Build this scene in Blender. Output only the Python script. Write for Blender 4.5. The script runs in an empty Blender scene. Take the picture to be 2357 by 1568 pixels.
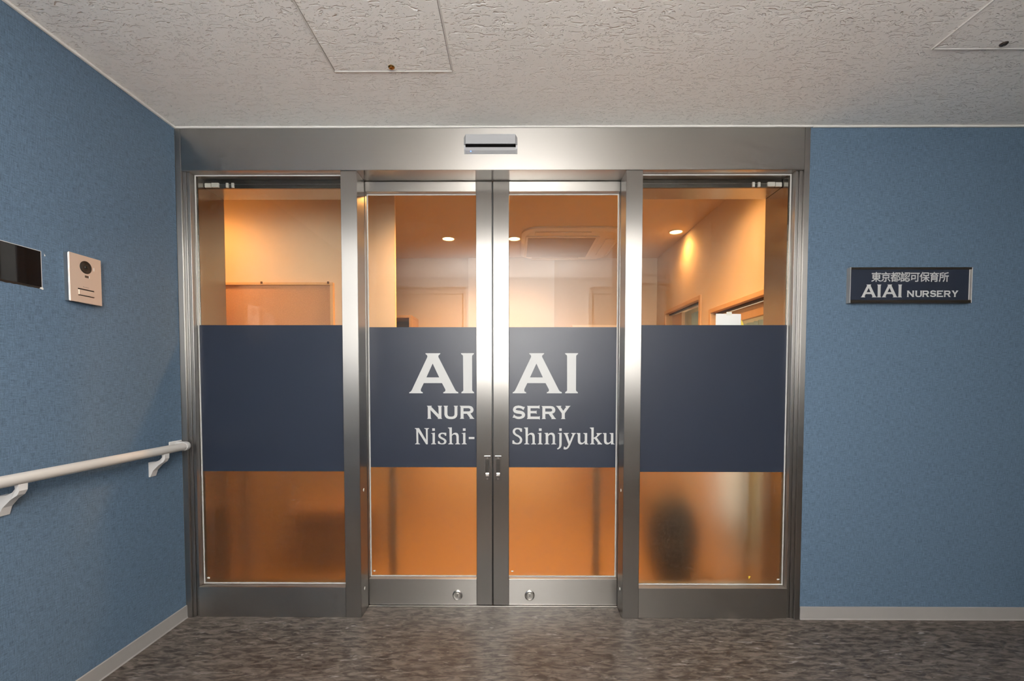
import bpy, math, random
from mathutils import Vector, Matrix
from mathutils.geometry import tessellate_polygon

scene = bpy.context.scene
col = scene.collection
random.seed(7)

# ------------------------------------------------------------------ camera
cam_data = bpy.data.cameras.new('camera')
cam = bpy.data.objects.new('camera', cam_data)
col.objects.link(cam)
cam_data.sensor_fit = 'HORIZONTAL'
cam_data.sensor_width = 36.0
cam_data.lens = 36.0 * 1047.0 / 2357.0            # a 16 mm wide angle
cam_data.shift_y = 131.45 / 2357.0
cam_data.clip_start = 0.02
yaw, pitch, roll = 0.005, -0.03566, 0.00061
fwd = Vector((-math.sin(yaw) * math.cos(pitch), math.cos(yaw) * math.cos(pitch), math.sin(pitch)))
rgt = Vector((math.cos(yaw), math.sin(yaw), 0))
upv = rgt.cross(fwd)
r2 = math.cos(roll) * rgt + math.sin(roll) * upv
u2 = -math.sin(roll) * rgt + math.cos(roll) * upv
M = Matrix((r2, u2, -fwd)).transposed().to_4x4()
M.translation = Vector((1.63479, -2.22653, 1.17941))
cam.matrix_world = M
scene.camera = cam

# ------------------------------------------------------------------ world, flash, exposure
world = bpy.data.worlds.new('world')
scene.world = world
world.use_nodes = True
world.node_tree.nodes['Background'].inputs[0].default_value = (0.9, 0.95, 1.0, 1)
world.node_tree.nodes['Background'].inputs[1].default_value = 0.05

# the photographer's flash, bounced off the wall behind the camera
fl = bpy.data.lights.new('bounce_flash', 'SPOT')
fl.energy = 770.0
fl.color = (1.0, 0.975, 0.945)
fl.spot_size = math.radians(168)
fl.spot_blend = 1.0
fl.shadow_soft_size = 0.04
flash = bpy.data.objects.new('bounce_flash', fl)
col.objects.link(flash)
flash.location = (1.60, -2.12, 1.40)
flash.rotation_euler = (Vector((1.69, -2.70, 2.05)) - flash.location).to_track_quat('-Z', 'Y').to_euler()

scene.view_settings.view_transform = 'Standard'
scene.view_settings.look = 'None'
scene.view_settings.gamma = 1.0
scene.view_settings.use_curve_mapping = False
scene.view_settings.exposure = 0.0
scene.cycles.use_denoising = True
scene.cycles.caustics_refractive = False
scene.cycles.max_bounces = 7
scene.cycles.diffuse_bounces = 3
scene.cycles.glossy_bounces = 4
scene.cycles.transmission_bounces = 6
scene.cycles.transparent_max_bounces = 10
scene.cycles.use_adaptive_sampling = True
scene.cycles.adaptive_min_samples = 16
scene.cycles.adaptive_threshold = 0.12


# ------------------------------------------------------------------ mesh helpers
class MB:
    def __init__(self):
        self.v, self.f, self.smooth = [], [], []

    def add(self, verts, faces, smooth=False):
        b = len(self.v)
        self.v += [tuple(p) for p in verts]
        for f in faces:
            self.f.append(tuple(i + b for i in f))
            self.smooth.append(smooth)
        return self

    def box(self, x0, x1, y0, y1, z0, z1, bev=0.0):
        if bev <= 0:
            v = [(x, y, z) for z in (z0, z1) for y in (y0, y1) for x in (x0, x1)]
            f = [(0, 2, 3, 1), (4, 5, 7, 6), (0, 1, 5, 4), (2, 6, 7, 3), (0, 4, 6, 2), (1, 3, 7, 5)]
            return self.add(v, f)
        b = min(bev, (x1 - x0) * .45, (y1 - y0) * .45, (z1 - z0) * .45)
        X, Y, Z = (x0, x1), (y0, y1), (z0, z1)
        s = (1, -1)
        v, idx = [], {}
        for i in (0, 1):
            for j in (0, 1):
                for k in (0, 1):
                    for a in range(3):
                        d = [b * s[i], b * s[j], b * s[k]]
                        d[a] = 0
                        idx[i, j, k, a] = len(v)
                        v.append((X[i] + d[0], Y[j] + d[1], Z[k] + d[2]))
        g = lambda i, j, k, a: idx[i, j, k, a]
        f = []
        for q in (0, 1):
            for a in range(3):
                c = []
                for (p, r) in ((0, 0), (1, 0), (1, 1), (0, 1)):
                    t = [0, 0, 0]
                    t[a] = q
                    t[(a + 1) % 3] = p
                    t[(a + 2) % 3] = r
                    c.append(g(*t, a))
                f.append(tuple(c if q else c[::-1]))
        for a in range(3):                       # edges along axis a
            o1, o2 = (a + 1) % 3, (a + 2) % 3
            for p in (0, 1):
                for r in (0, 1):
                    t0, t1 = [0, 0, 0], [0, 0, 0]
                    t0[o1] = t1[o1] = p
                    t0[o2] = t1[o2] = r
                    t1[a] = 1
                    c = [g(*t0, o1), g(*t1, o1), g(*t1, o2), g(*t0, o2)]
                    f.append(tuple(c if p != r else c[::-1]))
        for i in (0, 1):
            for j in (0, 1):
                for k in (0, 1):
                    c = [g(i, j, k, 0), g(i, j, k, 1), g(i, j, k, 2)]
                    f.append(tuple(c if (i + j + k) % 2 else c[::-1]))
        return self.add(v, f)

    def prism(self, pts, axis, a0, a1, smooth=False):
        """pts: polygon in the plane normal to axis ('x': (y,z), 'y': (x,z), 'z': (x,y))"""
        def P(p, a):
            return {'x': (a, p[0], p[1]), 'y': (p[0], a, p[1]), 'z': (p[0], p[1], a)}[axis]
        n = len(pts)
        b = len(self.v)
        self.v += [P(p, a0) for p in pts] + [P(p, a1) for p in pts]
        self.f.append(tuple(range(b, b + n)))
        self.f.append(tuple(range(b + 2 * n - 1, b + n - 1, -1)))
        self.smooth += [False, False]
        for i in range(n):
            j = (i + 1) % n
            self.f.append((b + i, b + n + i, b + n + j, b + j))
            self.smooth.append(smooth)
        return self

    def tube(self, path, r, seg=16, cap=True, squash=None):
        path = [Vector(p) for p in path]
        rs = r if isinstance(r, (list, tuple)) else [r] * len(path)
        t0 = (path[1] - path[0]).normalized()
        n0 = t0.cross(Vector((0, 0, 1)))
        if n0.length < 1e-3:
            n0 = t0.cross(Vector((1, 0, 0)))
        n0.normalize()
        rings = []
        for i, p in enumerate(path):
            t = (path[min(i + 1, len(path) - 1)] - path[max(i - 1, 0)]).normalized()
            n0 = (n0 - t * n0.dot(t)).normalized()
            b0 = t.cross(n0)
            rings.append([p + rs[i] * (math.cos(a) * n0 + math.sin(a) * b0)
                          for a in [2 * math.pi * k / seg for k in range(seg)]])
        b = len(self.v)
        for rg in rings:
            self.v += [tuple(p) for p in rg]
        for i in range(len(path) - 1):
            for k in range(seg):
                k2 = (k + 1) % seg
                self.f.append((b + i * seg + k, b + i * seg + k2, b + (i + 1) * seg + k2, b + (i + 1) * seg + k))
                self.smooth.append(True)
        if cap:
            for rg, rev in ((rings[0], True), (rings[-1], False)):
                c = len(self.v)
                self.v += [tuple(p) for p in rg]
                t = tuple(range(c, c + seg))
                self.f.append(t[::-1] if rev else t)
                self.smooth.append(False)
        return self

    def lathe(self, prof, center, axis='z', seg=32):
        """prof: list of (radius, along-axis)"""
        def P(r, h, a):
            c, s = r * math.cos(a), r * math.sin(a)
            o = {'z': (c, s, h), 'y': (c, h, s), 'x': (h, c, s)}[axis]
            return (center[0] + o[0], center[1] + o[1], center[2] + o[2])
        b = len(self.v)
        for r, h in prof:
            for k in range(seg):
                self.v.append(P(r, h, 2 * math.pi * k / seg))
        for i in range(len(prof) - 1):
            for k in range(seg):
                k2 = (k + 1) % seg
                self.f.append((b + i * seg + k, b + i * seg + k2, b + (i + 1) * seg + k2, b + (i + 1) * seg + k))
                self.smooth.append(False)
        if prof[0][0] > 1e-6:
            self.f.append(tuple(b + k for k in range(seg)))
            self.smooth.append(False)
        if prof[-1][0] > 1e-6:
            self.f.append(tuple(b + (len(prof) - 1) * seg + k for k in range(seg)))
            self.smooth.append(False)
        return self

    def glyph(self, contours, x0, z0, s, y_front, thick):
        """flat vinyl letter in a plane y = const, facing -y"""
        polys = [[Vector((x0 + p[0] * s, z0 + p[1] * s, 0)) for p in c] for c in contours]
        flat = [p for c in polys for p in c]
        tris = tessellate_polygon(polys)
        b = len(self.v)
        n = len(flat)
        self.v += [(p.x, y_front, p.y) for p in flat] + [(p.x, y_front + thick, p.y) for p in flat]
        for t in tris:
            a, c, d = (flat[i] for i in t)
            ccw = (c - a).cross(d - a).z > 0
            t = tuple(t) if ccw else tuple(t)[::-1]
            self.f.append(tuple(b + i for i in t))
            self.f.append(tuple(b + n + i for i in t[::-1]))
            self.smooth += [False, False]
        o = 0
        for c in polys:
            m = len(c)
            for i in range(m):
                j = (i + 1) % m
                self.f.append((b + o + i, b + o + j, b + n + o + j, b + n + o + i))
                self.smooth.append(False)
            o += m
        return self


ROOT = {}


def obj(name, mb, mat, parent=None, label=None):
    if parent is None:
        xs = [p[0] for p in mb.v]
        ys = [p[1] for p in mb.v]
        loc = Vector(((min(xs) + max(xs)) / 2, (min(ys) + max(ys)) / 2, min(p[2] for p in mb.v)))
    else:
        loc = ROOT[parent.name]
    me = bpy.data.meshes.new(name)
    me.from_pydata([(p[0] - loc.x, p[1] - loc.y, p[2] - loc.z) for p in mb.v], [], mb.f)
    me.polygons.foreach_set('use_smooth', mb.smooth)
    me.update()
    if isinstance(mat, (list, tuple)):
        for m in mat:
            me.materials.append(m)
    else:
        me.materials.append(mat)
    o = bpy.data.objects.new(name, me)
    col.objects.link(o)
    if parent is None:
        o.location = loc
    else:
        o.parent = parent
    ROOT[o.name] = loc
    if label:
        o['label'] = label
    return o


def thing(name, label, cat, loc, group=None, kind=None):
    o = bpy.data.objects.new(name, None)
    o.empty_display_size = 0.05
    col.objects.link(o)
    o.location = loc
    ROOT[o.name] = Vector(loc)
    return tag(o, label, cat, group, kind)


def tag(o, label, cat, group=None, kind=None):
    o['label'] = label
    o['category'] = cat
    if group:
        o['group'] = group
    if kind:
        o['kind'] = kind
    return o


def struct(name, mb, mat, label, cat):
    return tag(obj(name, mb, mat), label, cat, None, 'structure')


def copy_tree(src, delta, parent=None):
    c = src.copy()
    col.objects.link(c)
    c.parent = parent
    if parent is None:
        c.location = src.location + Vector(delta)
        ROOT[c.name] = ROOT[src.name] + Vector(delta)
    for ch in list(src.children):
        copy_tree(ch, delta, c)
    return c


# ------------------------------------------------------------------ materials
def new_mat(name):
    m = bpy.data.materials.new(name)
    m.use_nodes = True
    nt = m.node_tree
    return m, nt, nt.nodes, nt.links, nt.nodes['Principled BSDF']


def plain(name, color, rough=0.5, metal=0.0, spec=0.5, emit=None, strength=0.0, noise=0.0, scale=60.0):
    m, nt, N, L, b = new_mat(name)
    b.inputs['Base Color'].default_value = (*color, 1)
    b.inputs['Roughness'].default_value = rough
    b.inputs['Metallic'].default_value = metal
    b.inputs['Specular IOR Level'].default_value = spec
    if emit:
        b.inputs['Emission Color'].default_value = (*emit, 1)
        b.inputs['Emission Strength'].default_value = strength
    if noise > 0:
        g = N.new('ShaderNodeNewGeometry')
        t = N.new('ShaderNodeTexNoise')
        t.inputs['Scale'].default_value = scale
        t.inputs['Detail'].default_value = 4
        L.new(g.outputs['Position'], t.inputs['Vector'])
        mx = N.new('ShaderNodeMix')
        mx.data_type = 'RGBA'
        mx.inputs['A'].default_value = (*[c * (1 - noise) for c in color], 1)
        mx.inputs['B'].default_value = (*[min(1, c * (1 + noise)) for c in color], 1)
        L.new(t.outputs['Fac'], mx.inputs['Factor'])
        L.new(mx.outputs['Result'], b.inputs['Base Color'])
    return m


def brushed(name, grain, color=(0.39, 0.378, 0.36), rough=0.33, aniso=0.9):
    """hairline stainless: the highlight spreads across the grain direction"""
    m, nt, N, L, b = new_mat(name)
    b.inputs['Metallic'].default_value = 1.0
    b.inputs['Anisotropic'].default_value = aniso
    geo = N.new('ShaderNodeNewGeometry')
    cr = N.new('ShaderNodeVectorMath')
    cr.operation = 'CROSS_PRODUCT'
    L.new(geo.outputs['Normal'], cr.inputs[0])
    cr.inputs[1].default_value = {'v': (0, 0, 1), 'h': (1, 0, 0)}[grain]
    L.new(cr.outputs['Vector'], b.inputs['Tangent'])
    mp = N.new('ShaderNodeMapping')
    mp.inputs['Scale'].default_value = {'v': (700, 700, 1.2), 'h': (1.2, 700, 700)}[grain]
    L.new(geo.outputs['Position'], mp.inputs['Vector'])
    t = N.new('ShaderNodeTexNoise')
    t.inputs['Scale'].default_value = 1.0
    t.inputs['Detail'].default_value = 2
    L.new(mp.outputs['Vector'], t.inputs['Vector'])
    mx = N.new('ShaderNodeMix')
    mx.data_type = 'RGBA'
    mx.inputs['A'].default_value = (*[c * .975 for c in color], 1)
    mx.inputs['B'].default_value = (*[c * 1.025 for c in color], 1)
    L.new(t.outputs['Fac'], mx.inputs['Factor'])
    L.new(mx.outputs['Result'], b.inputs['Base Color'])
    mr = N.new('ShaderNodeMapRange')
    mr.inputs['To Min'].default_value = rough * .97
    mr.inputs['To Max'].default_value = rough * 1.03
    L.new(t.outputs['Fac'], mr.inputs['Value'])
    L.new(mr.outputs['Result'], b.inputs['Roughness'])
    return m


def wallpaper(name, color, amp=0.32):
    """woven cloth-look vinyl: short vertical and horizontal threads"""
    m, nt, N, L, b = new_mat(name)
    b.inputs['Roughness'].default_value = 0.72
    b.inputs['Specular IOR Level'].default_value = 0.3
    geo = N.new('ShaderNodeNewGeometry')
    outs = []
    for sc in ((34, 34, 430), (400, 400, 32), (230, 230, 230)):
        mp = N.new('ShaderNodeMapping')
        mp.inputs['Scale'].default_value = sc
        L.new(geo.outputs['Position'], mp.inputs['Vector'])
        t = N.new('ShaderNodeTexNoise')
        t.inputs['Scale'].default_value = 1.0
        t.inputs['Detail'].default_value = 2.5
        L.new(mp.outputs['Vector'], t.inputs['Vector'])
        outs.append(t.outputs['Fac'])
    patch = N.new('ShaderNodeTexNoise')
    patch.inputs['Scale'].default_value = 38
    L.new(geo.outputs['Position'], patch.inputs['Vector'])
    mix1 = N.new('ShaderNodeMix')
    L.new(patch.outputs['Fac'], mix1.inputs['Factor'])
    L.new(outs[0], mix1.inputs['A'])
    L.new(outs[1], mix1.inputs['B'])
    ad = N.new('ShaderNodeMath')
    ad.operation = 'MULTIPLY_ADD'
    L.new(outs[2], ad.inputs[0])
    ad.inputs[1].default_value = 0.35
    L.new(mix1.outputs['Result'], ad.inputs[2])
    ramp = N.new('ShaderNodeMapRange')
    ramp.inputs['From Min'].default_value = 0.50
    ramp.inputs['From Max'].default_value = 0.85
    L.new(ad.outputs['Value'], ramp.inputs['Value'])
    mx = N.new('ShaderNodeMix')
    mx.data_type = 'RGBA'
    mx.inputs['A'].default_value = (*[c * (1 - amp) for c in color], 1)
    mx.inputs['B'].default_value = (*[c * (1 + amp) + 0.012 for c in color], 1)
    L.new(ramp.outputs['Result'], mx.inputs['Factor'])
    L.new(mx.outputs['Result'], b.inputs['Base Color'])
    bp = N.new('ShaderNodeBump')
    bp.inputs['Strength'].default_value = 0.25
    bp.inputs['Distance'].default_value = 0.0008
    L.new(ad.outputs['Value'], bp.inputs['Height'])
    L.new(bp.outputs['Normal'], b.inputs['Normal'])
    return m


def rockwool(name, color):
    """fissured acoustic ceiling board: pits and short worm tracks"""
    m, nt, N, L, b = new_mat(name)
    b.inputs['Base Color'].default_value = (*color, 1)
    b.inputs['Roughness'].default_value = 0.85
    b.inputs['Specular IOR Level'].default_value = 0.15
    geo = N.new('ShaderNodeNewGeometry')
    wob = N.new('ShaderNodeTexNoise')
    wob.inputs['Scale'].default_value = 16
    L.new(geo.outputs['Position'], wob.inputs['Vector'])
    sub = N.new('ShaderNodeVectorMath')
    sub.operation = 'MULTIPLY_ADD'
    L.new(wob.outputs['Color'], sub.inputs[0])
    sub.inputs[1].default_value = (0.03, 0.03, 0.0)
    L.new(geo.outputs['Position'], sub.inputs[2])
    hs = []
    for sc, lo, hi, off in (((20, 85, 1), .615, .685, 0.0), ((36, 75, 1), .645, .70, 9.3), ((130, 150, 1), .60, .74, 4.1)):
        mp = N.new('ShaderNodeMapping')
        mp.inputs['Scale'].default_value = sc
        mp.inputs['Location'].default_value = (off, off * 2, off)
        L.new(sub.outputs['Vector'], mp.inputs['Vector'])
        t = N.new('ShaderNodeTexNoise')
        t.inputs['Scale'].default_value = 1.0
        t.inputs['Detail'].default_value = 1.0
        L.new(mp.outputs['Vector'], t.inputs['Vector'])
        mr = N.new('ShaderNodeMapRange')
        mr.interpolation_type = 'SMOOTHSTEP'
        mr.inputs['From Min'].default_value = lo
        mr.inputs['From Max'].default_value = hi
        mr.inputs['To Min'].default_value = 1.0
        mr.inputs['To Max'].default_value = 0.0 if sc[0] < 100 else 0.55
        L.new(t.outputs['Fac'], mr.inputs['Value'])
        hs.append(mr.outputs['Result'])
    mn = N.new('ShaderNodeMath')
    mn.operation = 'MINIMUM'
    L.new(hs[0], mn.inputs[0])
    L.new(hs[1], mn.inputs[1])
    mn2 = N.new('ShaderNodeMath')
    mn2.operation = 'MINIMUM'
    L.new(mn.outputs['Value'], mn2.inputs[0])
    L.new(hs[2], mn2.inputs[1])
    bp = N.new('ShaderNodeBump')
    bp.inputs['Strength'].default_value = 1.0
    bp.inputs['Distance'].default_value = 0.0045
    L.new(mn2.outputs['Value'], bp.inputs['Height'])
    L.new(bp.outputs['Normal'], b.inputs['Normal'])
    return m


def vinyl_floor(name):
    m, nt, N, L, b = new_mat(name)
    b.inputs['Roughness'].default_value = 0.42
    b.inputs['Specular IOR Level'].default_value = 0.45
    geo = N.new('ShaderNodeNewGeometry')

    def noise(sc, detail, dist=0.0, off=0.0):
        mp = N.new('ShaderNodeMapping')
        mp.inputs['Scale'].default_value = sc
        mp.inputs['Location'].default_value = (off, off, 0)
        L.new(geo.outputs['Position'], mp.inputs['Vector'])
        t = N.new('ShaderNodeTexNoise')
        t.inputs['Scale'].default_value = 1.0
        t.inputs['Detail'].default_value = detail
        t.inputs['Roughness'].default_value = 0.62
        t.inputs['Distortion'].default_value = dist
        L.new(mp.outputs['Vector'], t.inputs['Vector'])
        return t.outputs['Fac']
    base = N.new('ShaderNodeValToRGB')
    e = base.color_ramp.elements
    e[0].position, e[0].color = 0.40, (0.050, 0.040, 0.034, 1)
    e[1].position, e[1].color = 0.62, (0.165, 0.136, 0.116, 1)
    mid = base.color_ramp.elements.new(0.5)
    mid.color = (0.102, 0.083, 0.070, 1)
    L.new(noise((16, 50, 1), 7.0, 0.8), base.inputs['Fac'])
    fl_ = N.new('ShaderNodeMapRange')
    fl_.inputs['From Min'].default_value = 0.61
    fl_.inputs['From Max'].default_value = 0.72
    L.new(noise((9, 40, 1), 3.0, 1.4, 5.0), fl_.inputs['Value'])
    sc = N.new('ShaderNodeMath')
    sc.operation = 'MULTIPLY'
    L.new(fl_.outputs['Result'], sc.inputs[0])
    sc.inputs[1].default_value = 0.75
    mx = N.new('ShaderNodeMix')
    mx.data_type = 'RGBA'
    L.new(sc.outputs['Value'], mx.inputs['Factor'])
    L.new(base.outputs['Color'], mx.inputs['A'])
    mx.inputs['B'].default_value = (0.32, 0.30, 0.28, 1)
    L.new(mx.outputs['Result'], b.inputs['Base Color'])
    return m


def wood(name, c1, c2, axis='z', rough=0.45):
    m, nt, N, L, b = new_mat(name)
    b.inputs['Roughness'].default_value = rough
    geo = N.new('ShaderNodeNewGeometry')
    mp = N.new('ShaderNodeMapping')
    mp.inputs['Scale'].default_value = {'z': (60, 60, 3), 'x': (3, 60, 60), 'y': (60, 3, 60)}[axis]
    L.new(geo.outputs['Position'], mp.inputs['Vector'])
    t = N.new('ShaderNodeTexNoise')
    t.inputs['Scale'].default_value = 1.0
    t.inputs['Detail'].default_value = 5
    t.inputs['Distortion'].default_value = 0.8
    L.new(mp.outputs['Vector'], t.inputs['Vector'])
    mx = N.new('ShaderNodeMix')
    mx.data_type = 'RGBA'
    mx.inputs['A'].default_value = (*c1, 1)
    mx.inputs['B'].default_value = (*c2, 1)
    L.new(t.outputs['Fac'], mx.inputs['Factor'])
    L.new(mx.outputs['Result'], b.inputs['Base Color'])
    return m


def clear_glass(name):
    """thin pane: straight-through light plus Fresnel reflection on each face"""
    m, nt, N, L, b = new_mat(name)
    N.remove(b)
    out = N['Material Output']
    geo = N.new('ShaderNodeNewGeometry')
    ior = N.new('ShaderNodeMapRange')
    ior.inputs['To Min'].default_value = 1.36
    ior.inputs['To Max'].default_value = 1.0 / 1.36
    L.new(geo.outputs['Backfacing'], ior.inputs['Value'])
    fr = N.new('ShaderNodeFresnel')
    L.new(ior.outputs['Result'], fr.inputs['IOR'])
    tr = N.new('ShaderNodeBsdfTransparent')
    tr.inputs['Color'].default_value = (0.975, 0.985, 0.975, 1)
    gl = N.new('ShaderNodeBsdfGlossy')
    gl.inputs['Roughness'].default_value = 0.0
    mx = N.new('ShaderNodeMixShader')
    L.new(fr.outputs['Fac'], mx.inputs['Fac'])
    L.new(tr.outputs['BSDF'], mx.inputs[1])
    L.new(gl.outputs['BSDF'], mx.inputs[2])
    L.new(mx.outputs['Shader'], out.inputs['Surface'])
    return m


def frosted(name):
    m, nt, N, L, b = new_mat(name)
    b.inputs['Base Color'].default_value = (0.93, 0.91, 0.88, 1)
    b.inputs['Transmission Weight'].default_value = 1.0
    b.inputs['Roughness'].default_value = 0.48
    b.inputs['IOR'].default_value = 1.28
    return m


STEEL_V = brushed('hairline_steel_vertical', 'v')
STEEL_H = brushed('hairline_steel_horizontal', 'h', (0.485, 0.47, 0.447), 0.30)
STEEL_PLAIN = plain('satin_steel', (0.62, 0.60, 0.57), 0.28, 1.0)
STEEL_DARK = plain('dark_steel', (0.16, 0.15, 0.14), 0.35, 1.0)
BLUE_PAPER = wallpaper('blue_woven_wallpaper', (0.096, 0.154, 0.228))
CEIL = rockwool('rockwool_ceiling', (0.93, 0.92, 0.895))
FLOOR = vinyl_floor('marbled_vinyl_floor')
WHITE_TRIM = plain('white_trim', (0.80, 0.79, 0.76), 0.45)
SKIRT = plain('grey_vinyl_skirting', (0.31, 0.295, 0.285), 0.5, noise=0.03, scale=20)
SEAL = plain('white_glazing_seal', (0.45, 0.45, 0.44), 0.45)
GLASS = clear_glass('clear_glass')
FROST = frosted('frosted_film')
NAVY = plain('navy_film', (0.022, 0.029, 0.048), 0.34, spec=0.5)
VINYL_WHITE = plain('white_vinyl_lettering', (0.49, 0.50, 0.50), 0.45)
RAIL_WHITE = plain('ivory_rail', (0.56, 0.54, 0.51), 0.40)
BRACKET_WHITE = plain('white_bracket', (0.62, 0.61, 0.60), 0.35)
SILVER = plain('silver_plastic', (0.42, 0.43, 0.45), 0.38, 0.15)
BLACK_GLOSS = plain('black_gloss', (0.006, 0.006, 0.007), 0.04, spec=0.35)
BLACK = plain('black_plastic', (0.012, 0.012, 0.012), 0.35)
BOLT_DARK = plain('bolt_channel', (0.06, 0.055, 0.05), 0.45, 0.8)
BLUE_LED = plain('blue_led', (0.05, 0.1, 0.8), 0.4, emit=(0.08, 0.2, 1.0), strength=6)
INTERCOM = plain('champagne_metal', (0.62, 0.50, 0.42), 0.38, 0.35)
BRONZE = plain('bronze_frame', (0.10, 0.085, 0.07), 0.32, 0.8)
SIGN_CAP = plain('satin_sign_edge', (0.42, 0.41, 0.40), 0.55, 0.6)
STEEL_LINING = brushed('hairline_steel_lining', 'v', (0.45, 0.43, 0.40), 0.20)
CAP_METAL = plain('silver_end_cap', (0.55, 0.53, 0.51), 0.3, 1.0)
BRASS = plain('brass_lock', (0.45, 0.27, 0.09), 0.22, 1.0)
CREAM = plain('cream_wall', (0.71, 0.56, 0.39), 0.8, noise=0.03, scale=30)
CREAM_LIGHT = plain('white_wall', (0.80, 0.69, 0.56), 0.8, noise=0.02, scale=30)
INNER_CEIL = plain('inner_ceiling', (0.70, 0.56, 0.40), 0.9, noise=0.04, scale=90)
BACK_WALL = plain('grey_white_wall', (0.74, 0.74, 0.73), 0.8, noise=0.02, scale=30)
DOOR_GREY = plain('grey_beige_steel_door', (0.56, 0.54, 0.51), 0.5)
OAK = wood('oak_frame', (0.60, 0.36, 0.17), (0.70, 0.45, 0.23), 'z')
OAK_FLOOR = wood('oak_floor', (0.25, 0.155, 0.085), (0.33, 0.21, 0.12), 'y', 0.35)
DARK_WOOD = wood('dark_wood', (0.10, 0.055, 0.03), (0.15, 0.085, 0.045), 'x')
BENCH_WOOD = wood('walnut', (0.32, 0.185, 0.10), (0.42, 0.25, 0.135), 'x')
CORK = plain('cork_board', (0.55, 0.30, 0.16), 0.85, noise=0.18, scale=140)
CURTAIN = plain('pale_green_curtain', (0.66, 0.68, 0.58), 0.85)
_n = CURTAIN.node_tree.nodes
_t = _n.new('ShaderNodeBsdfTranslucent')
_t.inputs['Color'].default_value = (0.66, 0.66, 0.55, 1)
_m = _n.new('ShaderNodeMixShader')
_m.inputs['Fac'].default_value = 0.5
CURTAIN.node_tree.links.new(_n['Principled BSDF'].outputs[0], _m.inputs[1])
CURTAIN.node_tree.links.new(_t.outputs[0], _m.inputs[2])
CURTAIN.node_tree.links.new(_m.outputs[0], _n['Material Output'].inputs['Surface'])
GAP_SHADE = plain('painted_gap_shade', (0.16, 0.15, 0.14), 0.8)
ALU = plain('pale_aluminium_rim', (0.66, 0.65, 0.63), 0.4)
AC_WHITE = plain('air_conditioner_plastic', (0.76, 0.63, 0.47), 0.45)
AC_GRILLE = plain('air_conditioner_grille', (0.42, 0.31, 0.20), 0.6)
PAPER = plain('white_paper', (0.86, 0.84, 0.86), 0.3)
YELLOW = plain('yellow_vinyl', (0.85, 0.62, 0.06), 0.5)
CLEAR_RUBBER = plain('clear_rubber', (0.78, 0.76, 0.72), 0.25)
NYLON = plain('dark_nylon', (0.016, 0.016, 0.020), 0.7, noise=0.3, scale=200)
LAMP = plain('warm_lamp', (1, 0.9, 0.7), 0.4, emit=(1.0, 0.58, 0.20), strength=24.0)

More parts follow.
